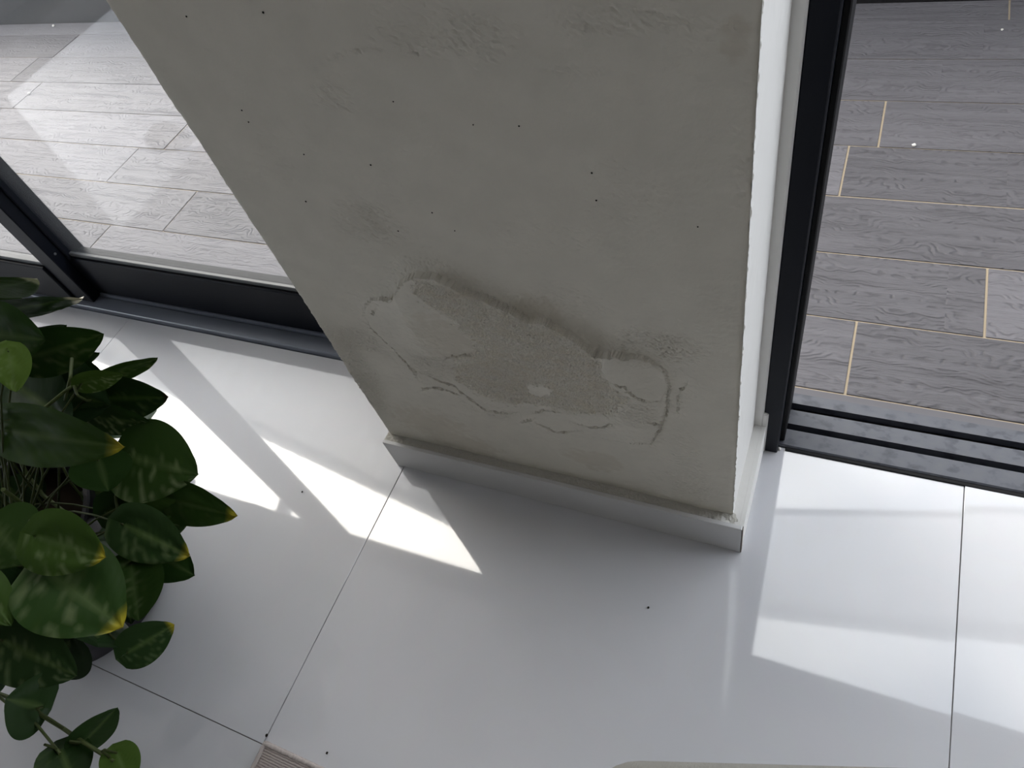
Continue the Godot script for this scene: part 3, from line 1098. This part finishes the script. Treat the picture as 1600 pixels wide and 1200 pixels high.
func plant() -> void:
	var p := thing("potted_plant", "trailing heart-leaved green plant in a black pot by the window", "plant")
	var pot := Soup.new()
	var at := Vector3(-1.545, 0.0, -0.103)
	pot.lathe([Vector2(0.0, 0.002), Vector2(0.178, 0.002), Vector2(0.187, 0.012), Vector2(0.192, 0.06), Vector2(0.200, 0.20), Vector2(0.204, 0.30), Vector2(0.210, 0.302), Vector2(0.212, 0.325), Vector2(0.209, 0.33), Vector2(0.200, 0.33), Vector2(0.197, 0.30), Vector2(0.193, 0.26)], at, 64)
	put("pot", pot, M.pot_glaze, p)
	var soil := Soup.new()
	soil.lathe([Vector2(0.194, 0.270), Vector2(0.15, 0.278), Vector2(0.08, 0.284), Vector2(0.0, 0.286)], at, 32)
	put("soil", soil, M.soil, p)
	var vine: Material = M.vine_green
	tube_part(p, "stem", [Vector3(-1.545, 0.280, -0.103), Vector3(-1.580, 0.440, -0.090), Vector3(-1.480, 0.560, -0.272), Vector3(-1.422, 0.560, -0.292), Vector3(-1.404, 0.540, -0.327), Vector3(-1.370, 0.550, -0.380), Vector3(-1.345, 0.560, -0.395)], 0.0045, vine)
	tube_part(p, "stem", [Vector3(-1.545, 0.280, -0.103), Vector3(-1.580, 0.440, -0.090), Vector3(-1.263, 0.360, 0.137), Vector3(-1.217, 0.350, 0.132), Vector3(-1.145, 0.345, 0.134), Vector3(-1.081, 0.335, 0.138), Vector3(-1.037, 0.325, 0.143), Vector3(-0.962, 0.320, 0.147)], 0.0042, vine)
	tube_part(p, "stem", [Vector3(-1.545, 0.280, -0.103), Vector3(-1.580, 0.440, -0.090), Vector3(-1.217, 0.360, 0.146), Vector3(-1.183, 0.350, 0.139), Vector3(-1.124, 0.345, 0.151), Vector3(-1.059, 0.335, 0.171)], 0.0030, vine)
	tube_part(p, "stem", [Vector3(-1.392, 0.570, -0.447), Vector3(-1.362, 0.565, -0.407), Vector3(-1.363, 0.555, -0.390), Vector3(-1.418, 0.500, -0.376)], 0.0035, vine)
	tube_part(p, "stem", [Vector3(-1.345, 0.560, -0.395), Vector3(-1.331, 0.550, -0.380), Vector3(-1.366, 0.500, -0.394), Vector3(-1.389, 0.460, -0.419)], 0.0030, vine)
	tube_part(p, "stem", [Vector3(-1.529, 0.400, -0.297), Vector3(-1.518, 0.360, -0.257), Vector3(-1.560, 0.300, -0.229)], 0.0030, vine)
	tube_part(p, "stem", [Vector3(-1.583, 0.420, -0.289), Vector3(-1.562, 0.360, -0.245), Vector3(-1.520, 0.320, -0.220), Vector3(-1.459, 0.300, -0.207)], 0.0050, vine)
	tube_part(p, "stem", [Vector3(-1.398, 0.440, -0.277), Vector3(-1.425, 0.360, -0.257), Vector3(-1.405, 0.300, -0.237)], 0.0030, vine)
	tube_part(p, "stem", [Vector3(-1.274, 0.420, -0.317), Vector3(-1.284, 0.360, -0.255), Vector3(-1.259, 0.330, -0.213), Vector3(-1.270, 0.280, -0.161)], 0.0035, vine)
	tube_part(p, "stem", [Vector3(-1.305, 0.420, -0.415), Vector3(-1.300, 0.400, -0.387), Vector3(-1.314, 0.380, -0.363)], 0.0020, vine)
	tube_part(p, "stem", [Vector3(-1.259, 0.330, -0.213), Vector3(-1.233, 0.320, -0.231), Vector3(-1.218, 0.300, -0.227)], 0.0030, vine)
	for k in 5:
		var a := TAU * k / 5.0 + 0.4
		var b := at + Vector3(cos(a) * 0.07, 0.28, sin(a) * 0.07)
		tube_part(p, "stem", [b, b + Vector3(cos(a) * 0.03, 0.10, sin(a) * 0.03), b + Vector3(cos(a + 0.6) * 0.08, 0.20, sin(a + 0.6) * 0.08)], 0.0055, vine)
	leaf(p, Vector3(-1.651, 0.660, -0.513), Vector3(-1.486, 0.680, -0.551), 0.056, Vector3(0.25, -0.39, 0.89), 0.30, 0.05, 0.20, 0.00, 2, Vector3(-1.448, 0.285, -0.057))
	leaf(p, Vector3(-1.630, 0.620, -0.479), Vector3(-1.356, 0.660, -0.538), 0.034, Vector3(0.23, -0.10, 0.97), 0.30, -0.10, 0.00, 0.00, 2, Vector3(-1.590, 0.285, -0.069))
	leaf(p, Vector3(-1.716, 0.600, -0.523), Vector3(-1.634, 0.550, -0.559), 0.039, Vector3(0.49, 0.16, 0.86), 0.30, 0.10, 0.20, 0.50, 0, Vector3(-1.521, 0.285, -0.085))
	leaf(p, Vector3(-1.527, 0.660, -0.414), Vector3(-1.390, 0.640, -0.439), 0.068, Vector3(0.23, 0.72, 0.66), 0.25, 0.10, 0.10, 0.20, 0, Vector3(-1.506, 0.285, -0.139))
	leaf(p, Vector3(-1.522, 0.600, -0.466), Vector3(-1.464, 0.580, -0.515), 0.038, Vector3(0.46, -0.50, 0.74), 0.30, 0.25, 0.00, 0.00, 0, Vector3(-1.483, 0.285, -0.022))
	leaf(p, Vector3(-1.498, 0.580, -0.417), Vector3(-1.377, 0.560, -0.524), 0.056, Vector3(0.66, 0.30, 0.69), 0.35, 0.15, 0.10, 0.40, 0, Vector3(-1.640, 0.285, -0.180))
	leaf(p, Vector3(-1.555, 0.500, -0.450), Vector3(-1.435, 0.500, -0.510), 0.040, Vector3(0.43, -0.22, 0.87), 0.30, 0.15, 0.00, 0.00, 0, Vector3(-1.450, 0.285, -0.042))
	leaf(p, Vector3(-1.429, 0.660, -0.392), Vector3(-1.380, 0.620, -0.326), 0.035, Vector3(0.68, 0.73, -0.07), 0.20, 0.10, 1.00, 0.30, 0, Vector3(-1.447, 0.285, -0.044))
	leaf(p, Vector3(-1.362, 0.500, -0.452), Vector3(-1.248, 0.520, -0.518), 0.031, Vector3(0.51, -0.20, 0.83), 0.30, -0.12, 0.30, 0.50, 0, Vector3(-1.580, 0.285, -0.060))
	leaf(p, Vector3(-1.334, 0.560, -0.401), Vector3(-1.273, 0.540, -0.452), 0.025, Vector3(0.67, 0.30, 0.68), 0.25, 0.10, 0.60, 1.00, 0, Vector3(-1.475, 0.285, -0.043))
	leaf(p, Vector3(-1.447, 0.500, -0.446), Vector3(-1.390, 0.480, -0.461), 0.036, Vector3(0.40, 0.66, 0.63), 0.30, 0.10, 0.00, 0.10, 0, Vector3(-1.462, 0.285, -0.171))
	leaf(p, Vector3(-1.544, 0.500, -0.399), Vector3(-1.324, 0.480, -0.405), 0.088, Vector3(0.09, 0.89, 0.44), 0.20, 0.10, -0.20, 0.00, 0, Vector3(-1.611, 0.285, -0.121))
	leaf(p, Vector3(-1.596, 0.500, -0.387), Vector3(-1.362, 0.500, -0.340), 0.082, Vector3(-0.05, 0.97, 0.23), 0.20, 0.10, -0.30, 0.00, 0, Vector3.ZERO)
	leaf(p, Vector3(-1.385, 0.460, -0.425), Vector3(-1.245, 0.440, -0.473), 0.051, Vector3(0.34, 0.56, 0.76), 0.35, 0.05, 0.00, 0.40, 3, Vector3(-1.634, 0.285, -0.120))
	leaf(p, Vector3(-1.381, 0.460, -0.378), Vector3(-1.260, 0.420, -0.414), 0.042, Vector3(0.37, 0.34, 0.87), 0.30, 0.05, 0.10, 1.00, 0, Vector3(-1.512, 0.285, -0.063))
	leaf(p, Vector3(-1.444, 0.550, -0.269), Vector3(-1.168, 0.520, -0.315), 0.062, Vector3(0.19, 0.76, 0.62), 0.30, 0.10, 0.25, 0.10, 1, Vector3(-1.477, 0.285, -0.179))
	leaf(p, Vector3(-1.291, 0.400, -0.337), Vector3(-1.129, 0.360, -0.355), 0.089, Vector3(0.26, 0.92, 0.30), 0.20, 0.15, 0.15, 0.70, 0, Vector3(-1.584, 0.285, -0.114))
	leaf(p, Vector3(-1.207, 0.340, -0.294), Vector3(-1.033, 0.300, -0.313), 0.049, Vector3(0.24, 0.72, 0.65), 0.30, 0.12, 0.15, 0.10, 1, Vector3(-1.448, 0.285, -0.090))
	leaf(p, Vector3(-1.256, 0.480, -0.292), Vector3(-1.246, 0.420, -0.251), 0.056, Vector3(0.85, 0.39, 0.37), 0.20, 0.10, 0.10, 0.00, 0, Vector3(-1.503, 0.285, -0.097))
	leaf(p, Vector3(-1.308, 0.340, -0.228), Vector3(-1.193, 0.320, -0.297), 0.050, Vector3(0.47, 0.65, 0.60), 0.25, 0.10, -0.10, 0.10, 0, Vector3(-1.641, 0.285, -0.181))
	leaf(p, Vector3(-1.224, 0.320, -0.243), Vector3(-1.148, 0.300, -0.307), 0.048, Vector3(0.66, 0.31, 0.68), 0.30, 0.10, 0.20, 0.60, 0, Vector3(-1.455, 0.285, -0.007))
	leaf(p, Vector3(-1.206, 0.300, -0.230), Vector3(-1.155, 0.280, -0.282), 0.034, Vector3(0.73, 0.21, 0.65), 0.30, 0.10, 0.10, 0.40, 0, Vector3(-1.595, 0.285, -0.063))
	leaf(p, Vector3(-1.185, 0.400, -0.205), Vector3(-1.028, 0.360, -0.198), 0.053, Vector3(0.22, 0.93, 0.29), 0.30, 0.12, 0.00, 0.40, 1, Vector3(-1.535, 0.285, -0.194))
	leaf(p, Vector3(-1.205, 0.300, -0.201), Vector3(-1.080, 0.260, -0.182), 0.056, Vector3(0.23, 0.89, 0.39), 0.30, 0.10, 0.10, 0.00, 0, Vector3(-1.635, 0.285, -0.067))
	leaf(p, Vector3(-1.242, 0.500, -0.115), Vector3(-1.104, 0.460, -0.130), 0.059, Vector3(0.29, 0.92, 0.24), 0.35, 0.10, 0.30, 0.50, 1, Vector3(-1.510, 0.285, -0.193))
	leaf(p, Vector3(-1.406, 0.460, -0.112), Vector3(-1.312, 0.420, -0.074), 0.074, Vector3(0.38, 0.92, 0.04), 0.20, 0.10, 0.15, 0.20, 0, Vector3(-1.581, 0.285, -0.077))
	leaf(p, Vector3(-1.213, 0.460, -0.074), Vector3(-1.016, 0.420, -0.039), 0.088, Vector3(0.21, 0.97, -0.08), 0.15, 0.10, 0.10, 0.50, 1, Vector3(-1.544, 0.285, -0.162))
	leaf(p, Vector3(-1.147, 0.360, -0.151), Vector3(-1.104, 0.300, -0.064), 0.060, Vector3(0.47, 0.82, 0.33), 0.45, 0.05, 0.15, 0.40, 0, Vector3(-1.615, 0.285, -0.012))
	leaf(p, Vector3(-1.187, 0.330, -0.136), Vector3(-1.134, 0.280, -0.056), 0.058, Vector3(0.01, 0.85, 0.53), 0.30, 0.05, -0.20, 0.00, 0, Vector3(-1.482, 0.285, -0.196))
	leaf(p, Vector3(-1.087, 0.300, -0.005), Vector3(-1.041, 0.280, -0.084), 0.041, Vector3(0.70, 0.68, 0.23), 0.25, 0.08, 0.00, 0.30, 1, Vector3(-1.512, 0.285, -0.150))
	leaf(p, Vector3(-1.244, 0.420, 0.056), Vector3(-1.100, 0.360, 0.057), 0.061, Vector3(0.36, 0.88, 0.30), 0.25, 0.10, -0.10, 0.50, 0, Vector3(-1.568, 0.285, -0.065))
	leaf(p, Vector3(-1.302, 0.500, -0.018), Vector3(-1.197, 0.460, 0.028), 0.036, Vector3(0.43, 0.88, -0.20), 0.20, 0.10, 0.30, 0.40, 0, Vector3(-1.610, 0.285, -0.015))
	leaf(p, Vector3(-1.139, 0.345, 0.123), Vector3(-1.160, 0.410, 0.130), 0.056, Vector3(0.94, 0.32, -0.14), 0.20, 0.10, -0.10, 0.00, 0, Vector3(-1.081, 0.335, 0.138))
	leaf(p, Vector3(-1.053, 0.310, 0.152), Vector3(-1.017, 0.320, 0.076), 0.038, Vector3(0.89, 0.11, 0.44), 0.35, -0.10, -0.10, 0.00, 0, Vector3(-1.037, 0.325, 0.143))
	leaf(p, Vector3(-1.071, 0.330, 0.166), Vector3(-0.998, 0.320, 0.205), 0.044, Vector3(0.31, 0.88, -0.35), 0.20, 0.10, 0.00, 0.10, 0, Vector3(-1.076, 0.336, 0.167))
	leaf(p, Vector3(-0.971, 0.320, 0.133), Vector3(-0.919, 0.300, 0.169), 0.031, Vector3(0.47, 0.86, -0.21), 0.25, 0.10, 0.60, 0.00, 0, Vector3(-0.972, 0.320, 0.146))
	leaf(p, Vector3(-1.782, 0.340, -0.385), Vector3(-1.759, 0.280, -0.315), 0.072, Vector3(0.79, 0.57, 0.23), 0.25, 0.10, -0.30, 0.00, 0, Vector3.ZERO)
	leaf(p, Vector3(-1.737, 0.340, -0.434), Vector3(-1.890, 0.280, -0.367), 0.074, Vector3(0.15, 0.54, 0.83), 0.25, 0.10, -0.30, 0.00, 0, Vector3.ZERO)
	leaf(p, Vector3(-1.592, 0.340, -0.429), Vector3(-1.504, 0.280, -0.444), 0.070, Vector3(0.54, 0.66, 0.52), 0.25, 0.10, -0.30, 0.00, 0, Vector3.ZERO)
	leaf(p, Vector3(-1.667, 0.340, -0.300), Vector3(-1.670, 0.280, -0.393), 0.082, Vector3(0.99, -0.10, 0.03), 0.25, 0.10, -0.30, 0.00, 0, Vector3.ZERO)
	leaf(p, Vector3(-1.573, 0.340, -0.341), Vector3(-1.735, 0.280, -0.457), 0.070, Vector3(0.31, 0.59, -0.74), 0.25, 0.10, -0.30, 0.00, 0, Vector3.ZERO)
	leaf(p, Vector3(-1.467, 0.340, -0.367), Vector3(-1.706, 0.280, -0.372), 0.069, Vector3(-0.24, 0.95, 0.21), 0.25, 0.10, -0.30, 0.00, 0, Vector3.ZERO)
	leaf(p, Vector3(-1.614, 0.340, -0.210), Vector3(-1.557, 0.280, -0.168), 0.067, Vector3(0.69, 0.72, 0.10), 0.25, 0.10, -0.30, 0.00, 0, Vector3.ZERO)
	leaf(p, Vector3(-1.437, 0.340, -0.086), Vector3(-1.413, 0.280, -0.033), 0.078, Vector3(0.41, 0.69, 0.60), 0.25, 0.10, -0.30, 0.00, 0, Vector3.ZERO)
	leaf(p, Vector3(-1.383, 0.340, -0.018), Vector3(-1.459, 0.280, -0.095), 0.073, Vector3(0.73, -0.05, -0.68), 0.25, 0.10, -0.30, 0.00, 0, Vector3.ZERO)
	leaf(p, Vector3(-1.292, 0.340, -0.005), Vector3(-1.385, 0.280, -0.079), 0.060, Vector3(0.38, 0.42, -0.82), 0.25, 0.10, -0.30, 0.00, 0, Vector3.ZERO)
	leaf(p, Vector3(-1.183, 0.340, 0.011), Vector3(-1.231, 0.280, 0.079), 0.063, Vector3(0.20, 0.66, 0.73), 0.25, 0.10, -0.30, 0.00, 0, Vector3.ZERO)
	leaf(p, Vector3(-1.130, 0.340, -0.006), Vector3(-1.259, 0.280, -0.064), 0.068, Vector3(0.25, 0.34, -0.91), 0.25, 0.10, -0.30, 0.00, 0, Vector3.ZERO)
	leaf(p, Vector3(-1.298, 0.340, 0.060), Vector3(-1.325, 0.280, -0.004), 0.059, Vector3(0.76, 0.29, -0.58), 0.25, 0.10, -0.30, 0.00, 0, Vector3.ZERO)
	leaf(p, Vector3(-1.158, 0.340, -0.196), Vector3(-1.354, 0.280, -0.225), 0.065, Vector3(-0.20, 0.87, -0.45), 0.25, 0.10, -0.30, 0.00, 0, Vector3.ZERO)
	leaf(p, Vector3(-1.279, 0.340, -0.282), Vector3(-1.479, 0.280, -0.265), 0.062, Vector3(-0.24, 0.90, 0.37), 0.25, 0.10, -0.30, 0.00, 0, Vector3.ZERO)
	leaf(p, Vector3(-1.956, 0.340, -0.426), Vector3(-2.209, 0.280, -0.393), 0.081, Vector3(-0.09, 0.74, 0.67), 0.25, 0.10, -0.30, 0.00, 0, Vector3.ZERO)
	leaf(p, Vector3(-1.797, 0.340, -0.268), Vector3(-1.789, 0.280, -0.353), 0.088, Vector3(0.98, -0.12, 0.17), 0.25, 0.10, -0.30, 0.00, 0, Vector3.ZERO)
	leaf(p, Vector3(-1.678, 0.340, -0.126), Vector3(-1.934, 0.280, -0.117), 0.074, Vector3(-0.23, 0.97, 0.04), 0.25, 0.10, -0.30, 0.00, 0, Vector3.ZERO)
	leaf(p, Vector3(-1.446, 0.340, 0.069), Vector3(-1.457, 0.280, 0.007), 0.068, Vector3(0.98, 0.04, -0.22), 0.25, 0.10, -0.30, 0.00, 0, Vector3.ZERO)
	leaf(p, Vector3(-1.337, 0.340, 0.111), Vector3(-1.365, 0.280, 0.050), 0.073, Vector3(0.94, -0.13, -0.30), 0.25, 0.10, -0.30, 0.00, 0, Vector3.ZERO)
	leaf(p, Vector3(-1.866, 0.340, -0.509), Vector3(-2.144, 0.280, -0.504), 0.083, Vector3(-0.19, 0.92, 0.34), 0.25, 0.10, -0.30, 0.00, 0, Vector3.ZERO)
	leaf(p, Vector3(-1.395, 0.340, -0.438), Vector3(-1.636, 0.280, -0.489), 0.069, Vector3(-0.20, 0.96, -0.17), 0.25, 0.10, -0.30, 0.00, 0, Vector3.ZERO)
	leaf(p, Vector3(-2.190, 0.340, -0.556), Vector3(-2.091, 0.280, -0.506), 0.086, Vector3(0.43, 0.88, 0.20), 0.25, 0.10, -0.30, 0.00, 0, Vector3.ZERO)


# ---------------------------------------------------------------- rug, ottoman, crumbs
func rug() -> void:
	var o := thing("rug", "pinkish beige ribbed woven rug, one corner showing at the foot of the picture", "rug")
	var x0 := -0.906
	var x1 := -0.33
	var z0 := 0.033
	var z1 := 1.6
	put("backing", boxes([[x0, 0.0006, z0, x1, 0.004, z1]], 0.001), M.rug_yarn, o)
	var s := Soup.new()
	var pitch := 0.0048
	var z := z0 + 0.012
	while z < z1 - 0.012:
		# each cord is a row of knuckles; only the stretch near the corner is worked finely
		var steps := 90 if z < 0.16 else 12
		var pts := []
		for k in steps + 1:
			var t := pow(float(k) / steps, 1.9 if steps == 90 else 1.0)
			var wob := 0.0007 * sin(k * PI) + 0.0008 * rng.randf_range(-1.0, 1.0)
			pts.append(Vector3(lerpf(x0 + 0.008, x1 - 0.008, t), 0.0045 + 0.0007 * (k % 2), z + wob))
		s.tube(pts, pitch * 0.62, pitch * 0.62, 6)
		z += pitch
	put("cords", s, M.rug_yarn, o).set_meta("kind", "stuff")
	var e := Soup.new()
	for q in [[Vector3(x0 + 0.004, 0.005, z0), Vector3(x0 + 0.004, 0.005, z1)], [Vector3(x0, 0.005, z0 + 0.006), Vector3(x1, 0.005, z0 + 0.006)], [Vector3(x1 - 0.004, 0.005, z0), Vector3(x1 - 0.004, 0.005, z1)], [Vector3(x0, 0.005, z1 - 0.006), Vector3(x1, 0.005, z1 - 0.006)]]:
		var pts := []
		for k in 261:
			pts.append(q[0].lerp(q[1], k / 260.0) + Vector3(rng.randf_range(-1, 1), rng.randf_range(-0.6, 1.0), rng.randf_range(-1, 1)) * 0.0011)
		e.tube(pts, 0.0052, 0.0052, 7)
	put("edge_binding", e, M.rug_edge_yarn, o)


func ottoman() -> void:
	var o := thing("ottoman", "grey beige upholstered ottoman with a rounded corner at the bottom edge", "ottoman", Vector3(0.171, 0.0, 0.031))
	o.rotation.y = 0.3167
	put("cushion", cushion(0.62, 0.50, 0.20, 0.44, 0.085, 0.022), M.ottoman_fabric, o)
	put("base", cushion(0.59, 0.47, 0.06, 0.20, 0.08, 0.01), M.ottoman_fabric, o)
	for x in [-1, 1]:
		for z in [-1, 1]:
			var s := Soup.new()
			s.lathe([Vector2(0.0, 0.0), Vector2(0.018, 0.0), Vector2(0.024, 0.062), Vector2(0.0, 0.062)], Vector3(x * 0.22, 0.0, z * 0.16), 16)
			put("leg", s, M.canopy_steel, o)


func cushion(w: float, d: float, y0: float, y1: float, r: float, b: float) -> Soup:
	# a slab with rounded corners in plan (radius r) and rounded top and bottom edges (radius b)
	var s := Soup.new()
	var rings := []
	var prof := []
	for k in 5:
		var t := -PI * 0.5 + PI * 0.5 * k / 4.0
		prof.append([b * (1.0 - cos(t)), y0 + b + b * sin(t), Vector2(cos(t), sin(t))])
	for k in 5:
		var t := PI * 0.5 * k / 4.0
		prof.append([b * (1.0 - cos(t)), y1 - b + b * sin(t), Vector2(cos(t), sin(t))])
	for q in prof:
		var ring := []
		for c in [[1, 1, 0.0], [-1, 1, PI * 0.5], [-1, -1, PI], [1, -1, PI * 1.5]]:
			for k in 9:
				var a: float = c[2] + PI * 0.5 * k / 8.0
				var e := Vector3(cos(a), 0, sin(a))
				ring.append([Vector3(c[0] * (w * 0.5 - r), q[1], c[1] * (d * 0.5 - r)) + e * (r - q[0]), e * q[2].x + Vector3.UP * q[2].y])
		rings.append(ring)
	for i in range(rings.size() - 1):
		for k in rings[i].size():
			var l: int = (k + 1) % rings[i].size()
			var a: Array = rings[i][k]
			var e: Array = rings[i][l]
			var g: Array = rings[i + 1][l]
			var h: Array = rings[i + 1][k]
			s.tri(a[0], e[0], g[0], a[1], e[1], g[1])
			s.tri(a[0], g[0], h[0], a[1], g[1], h[1])
	for q in [[0, Vector3.DOWN], [-1, Vector3.UP]]:
		var pts := []
		for k in rings[q[0]]:
			pts.append(k[0])
		s.face(pts, q[1])
	return s


func crumbs() -> void:
	var list := [
		[Vector3(0.152, -0.020, -2.052), 0.0060, "plaster_crumb", "crumb_white", "white crumb lying on a terrace joint outside the open door"],
		[Vector3(0.366, -0.020, -2.676), 0.0040, "plaster_crumb", "crumb_white", "tiny pale crumb on the terrace plank farthest from the open door"],
		[Vector3(-4.006, -0.020, -2.166), 0.0080, "plaster_crumb", "crumb_white", "pale crumb on a terrace joint seen through the window"],
		[Vector3(-4.486, -0.020, -2.832), 0.0080, "plaster_crumb", "crumb_white", "pale crumb on the terrace by the black upstand, seen through the window"],
		[Vector3(-0.042, 0.000, -0.910), 0.0040, "plaster_crumb", "crumb_white", "white crumb at the foot of the dark door jamb"],
		[Vector3(-0.911, 0.000, 0.024), 0.0028, "dirt_speck", "crumb_dark", "dark speck on the tile joint just above the rug corner"],
		[Vector3(-0.765, 0.000, 0.008), 0.0024, "dirt_speck", "crumb_dark", "dark speck on the floor tile right of the rug corner"],
		[Vector3(-1.149, 0.000, -0.502), 0.0022, "dirt_speck", "crumb_dark", "dark speck on the floor left of the mirrored sky patch"],
		[Vector3(-0.228, 0.000, -0.470), 0.0022, "dirt_speck", "crumb_dark", "dark speck on the open floor below the skirting"],
	]
	for q in list:
		var s := Soup.new()
		var pts := []
		for k in 14:
			pts.append(Vector3(rng.randf_range(-1, 1), rng.randf_range(-0.6, 0.8), rng.randf_range(-1, 1)).normalized() * q[1] * rng.randf_range(0.7, 1.1))
		var sh := ConvexPolygonShape3D.new()
		sh.points = PackedVector3Array(pts)
		var ico := SphereMesh.new()
		ico.radius = 1.0
		ico.height = 2.0
		ico.radial_segments = 8
		ico.rings = 4
		var arr := ico.get_mesh_arrays()
		var vv: PackedVector3Array = arr[Mesh.ARRAY_VERTEX]
		for k in vv.size():
			var d := vv[k].normalized()
			var r := 1.0 + 0.5 * n_mid.get_noise_3d(d.x * 0.05 + q[0].x, d.y * 0.05, d.z * 0.05 + q[0].z)
			vv[k] = Vector3(d.x * r, d.y * r * 0.7, d.z * r * 1.2) * q[1]
		arr[Mesh.ARRAY_VERTEX] = vv
		var m := ArrayMesh.new()
		m.add_surface_from_arrays(Mesh.PRIMITIVE_TRIANGLES, arr)
		var o := put(q[2], m, M[q[3]])
		o.position = q[0] + Vector3(0, q[1] * 0.62, 0)
		o.set_meta("label", q[4])
		o.set_meta("category", "crumb")
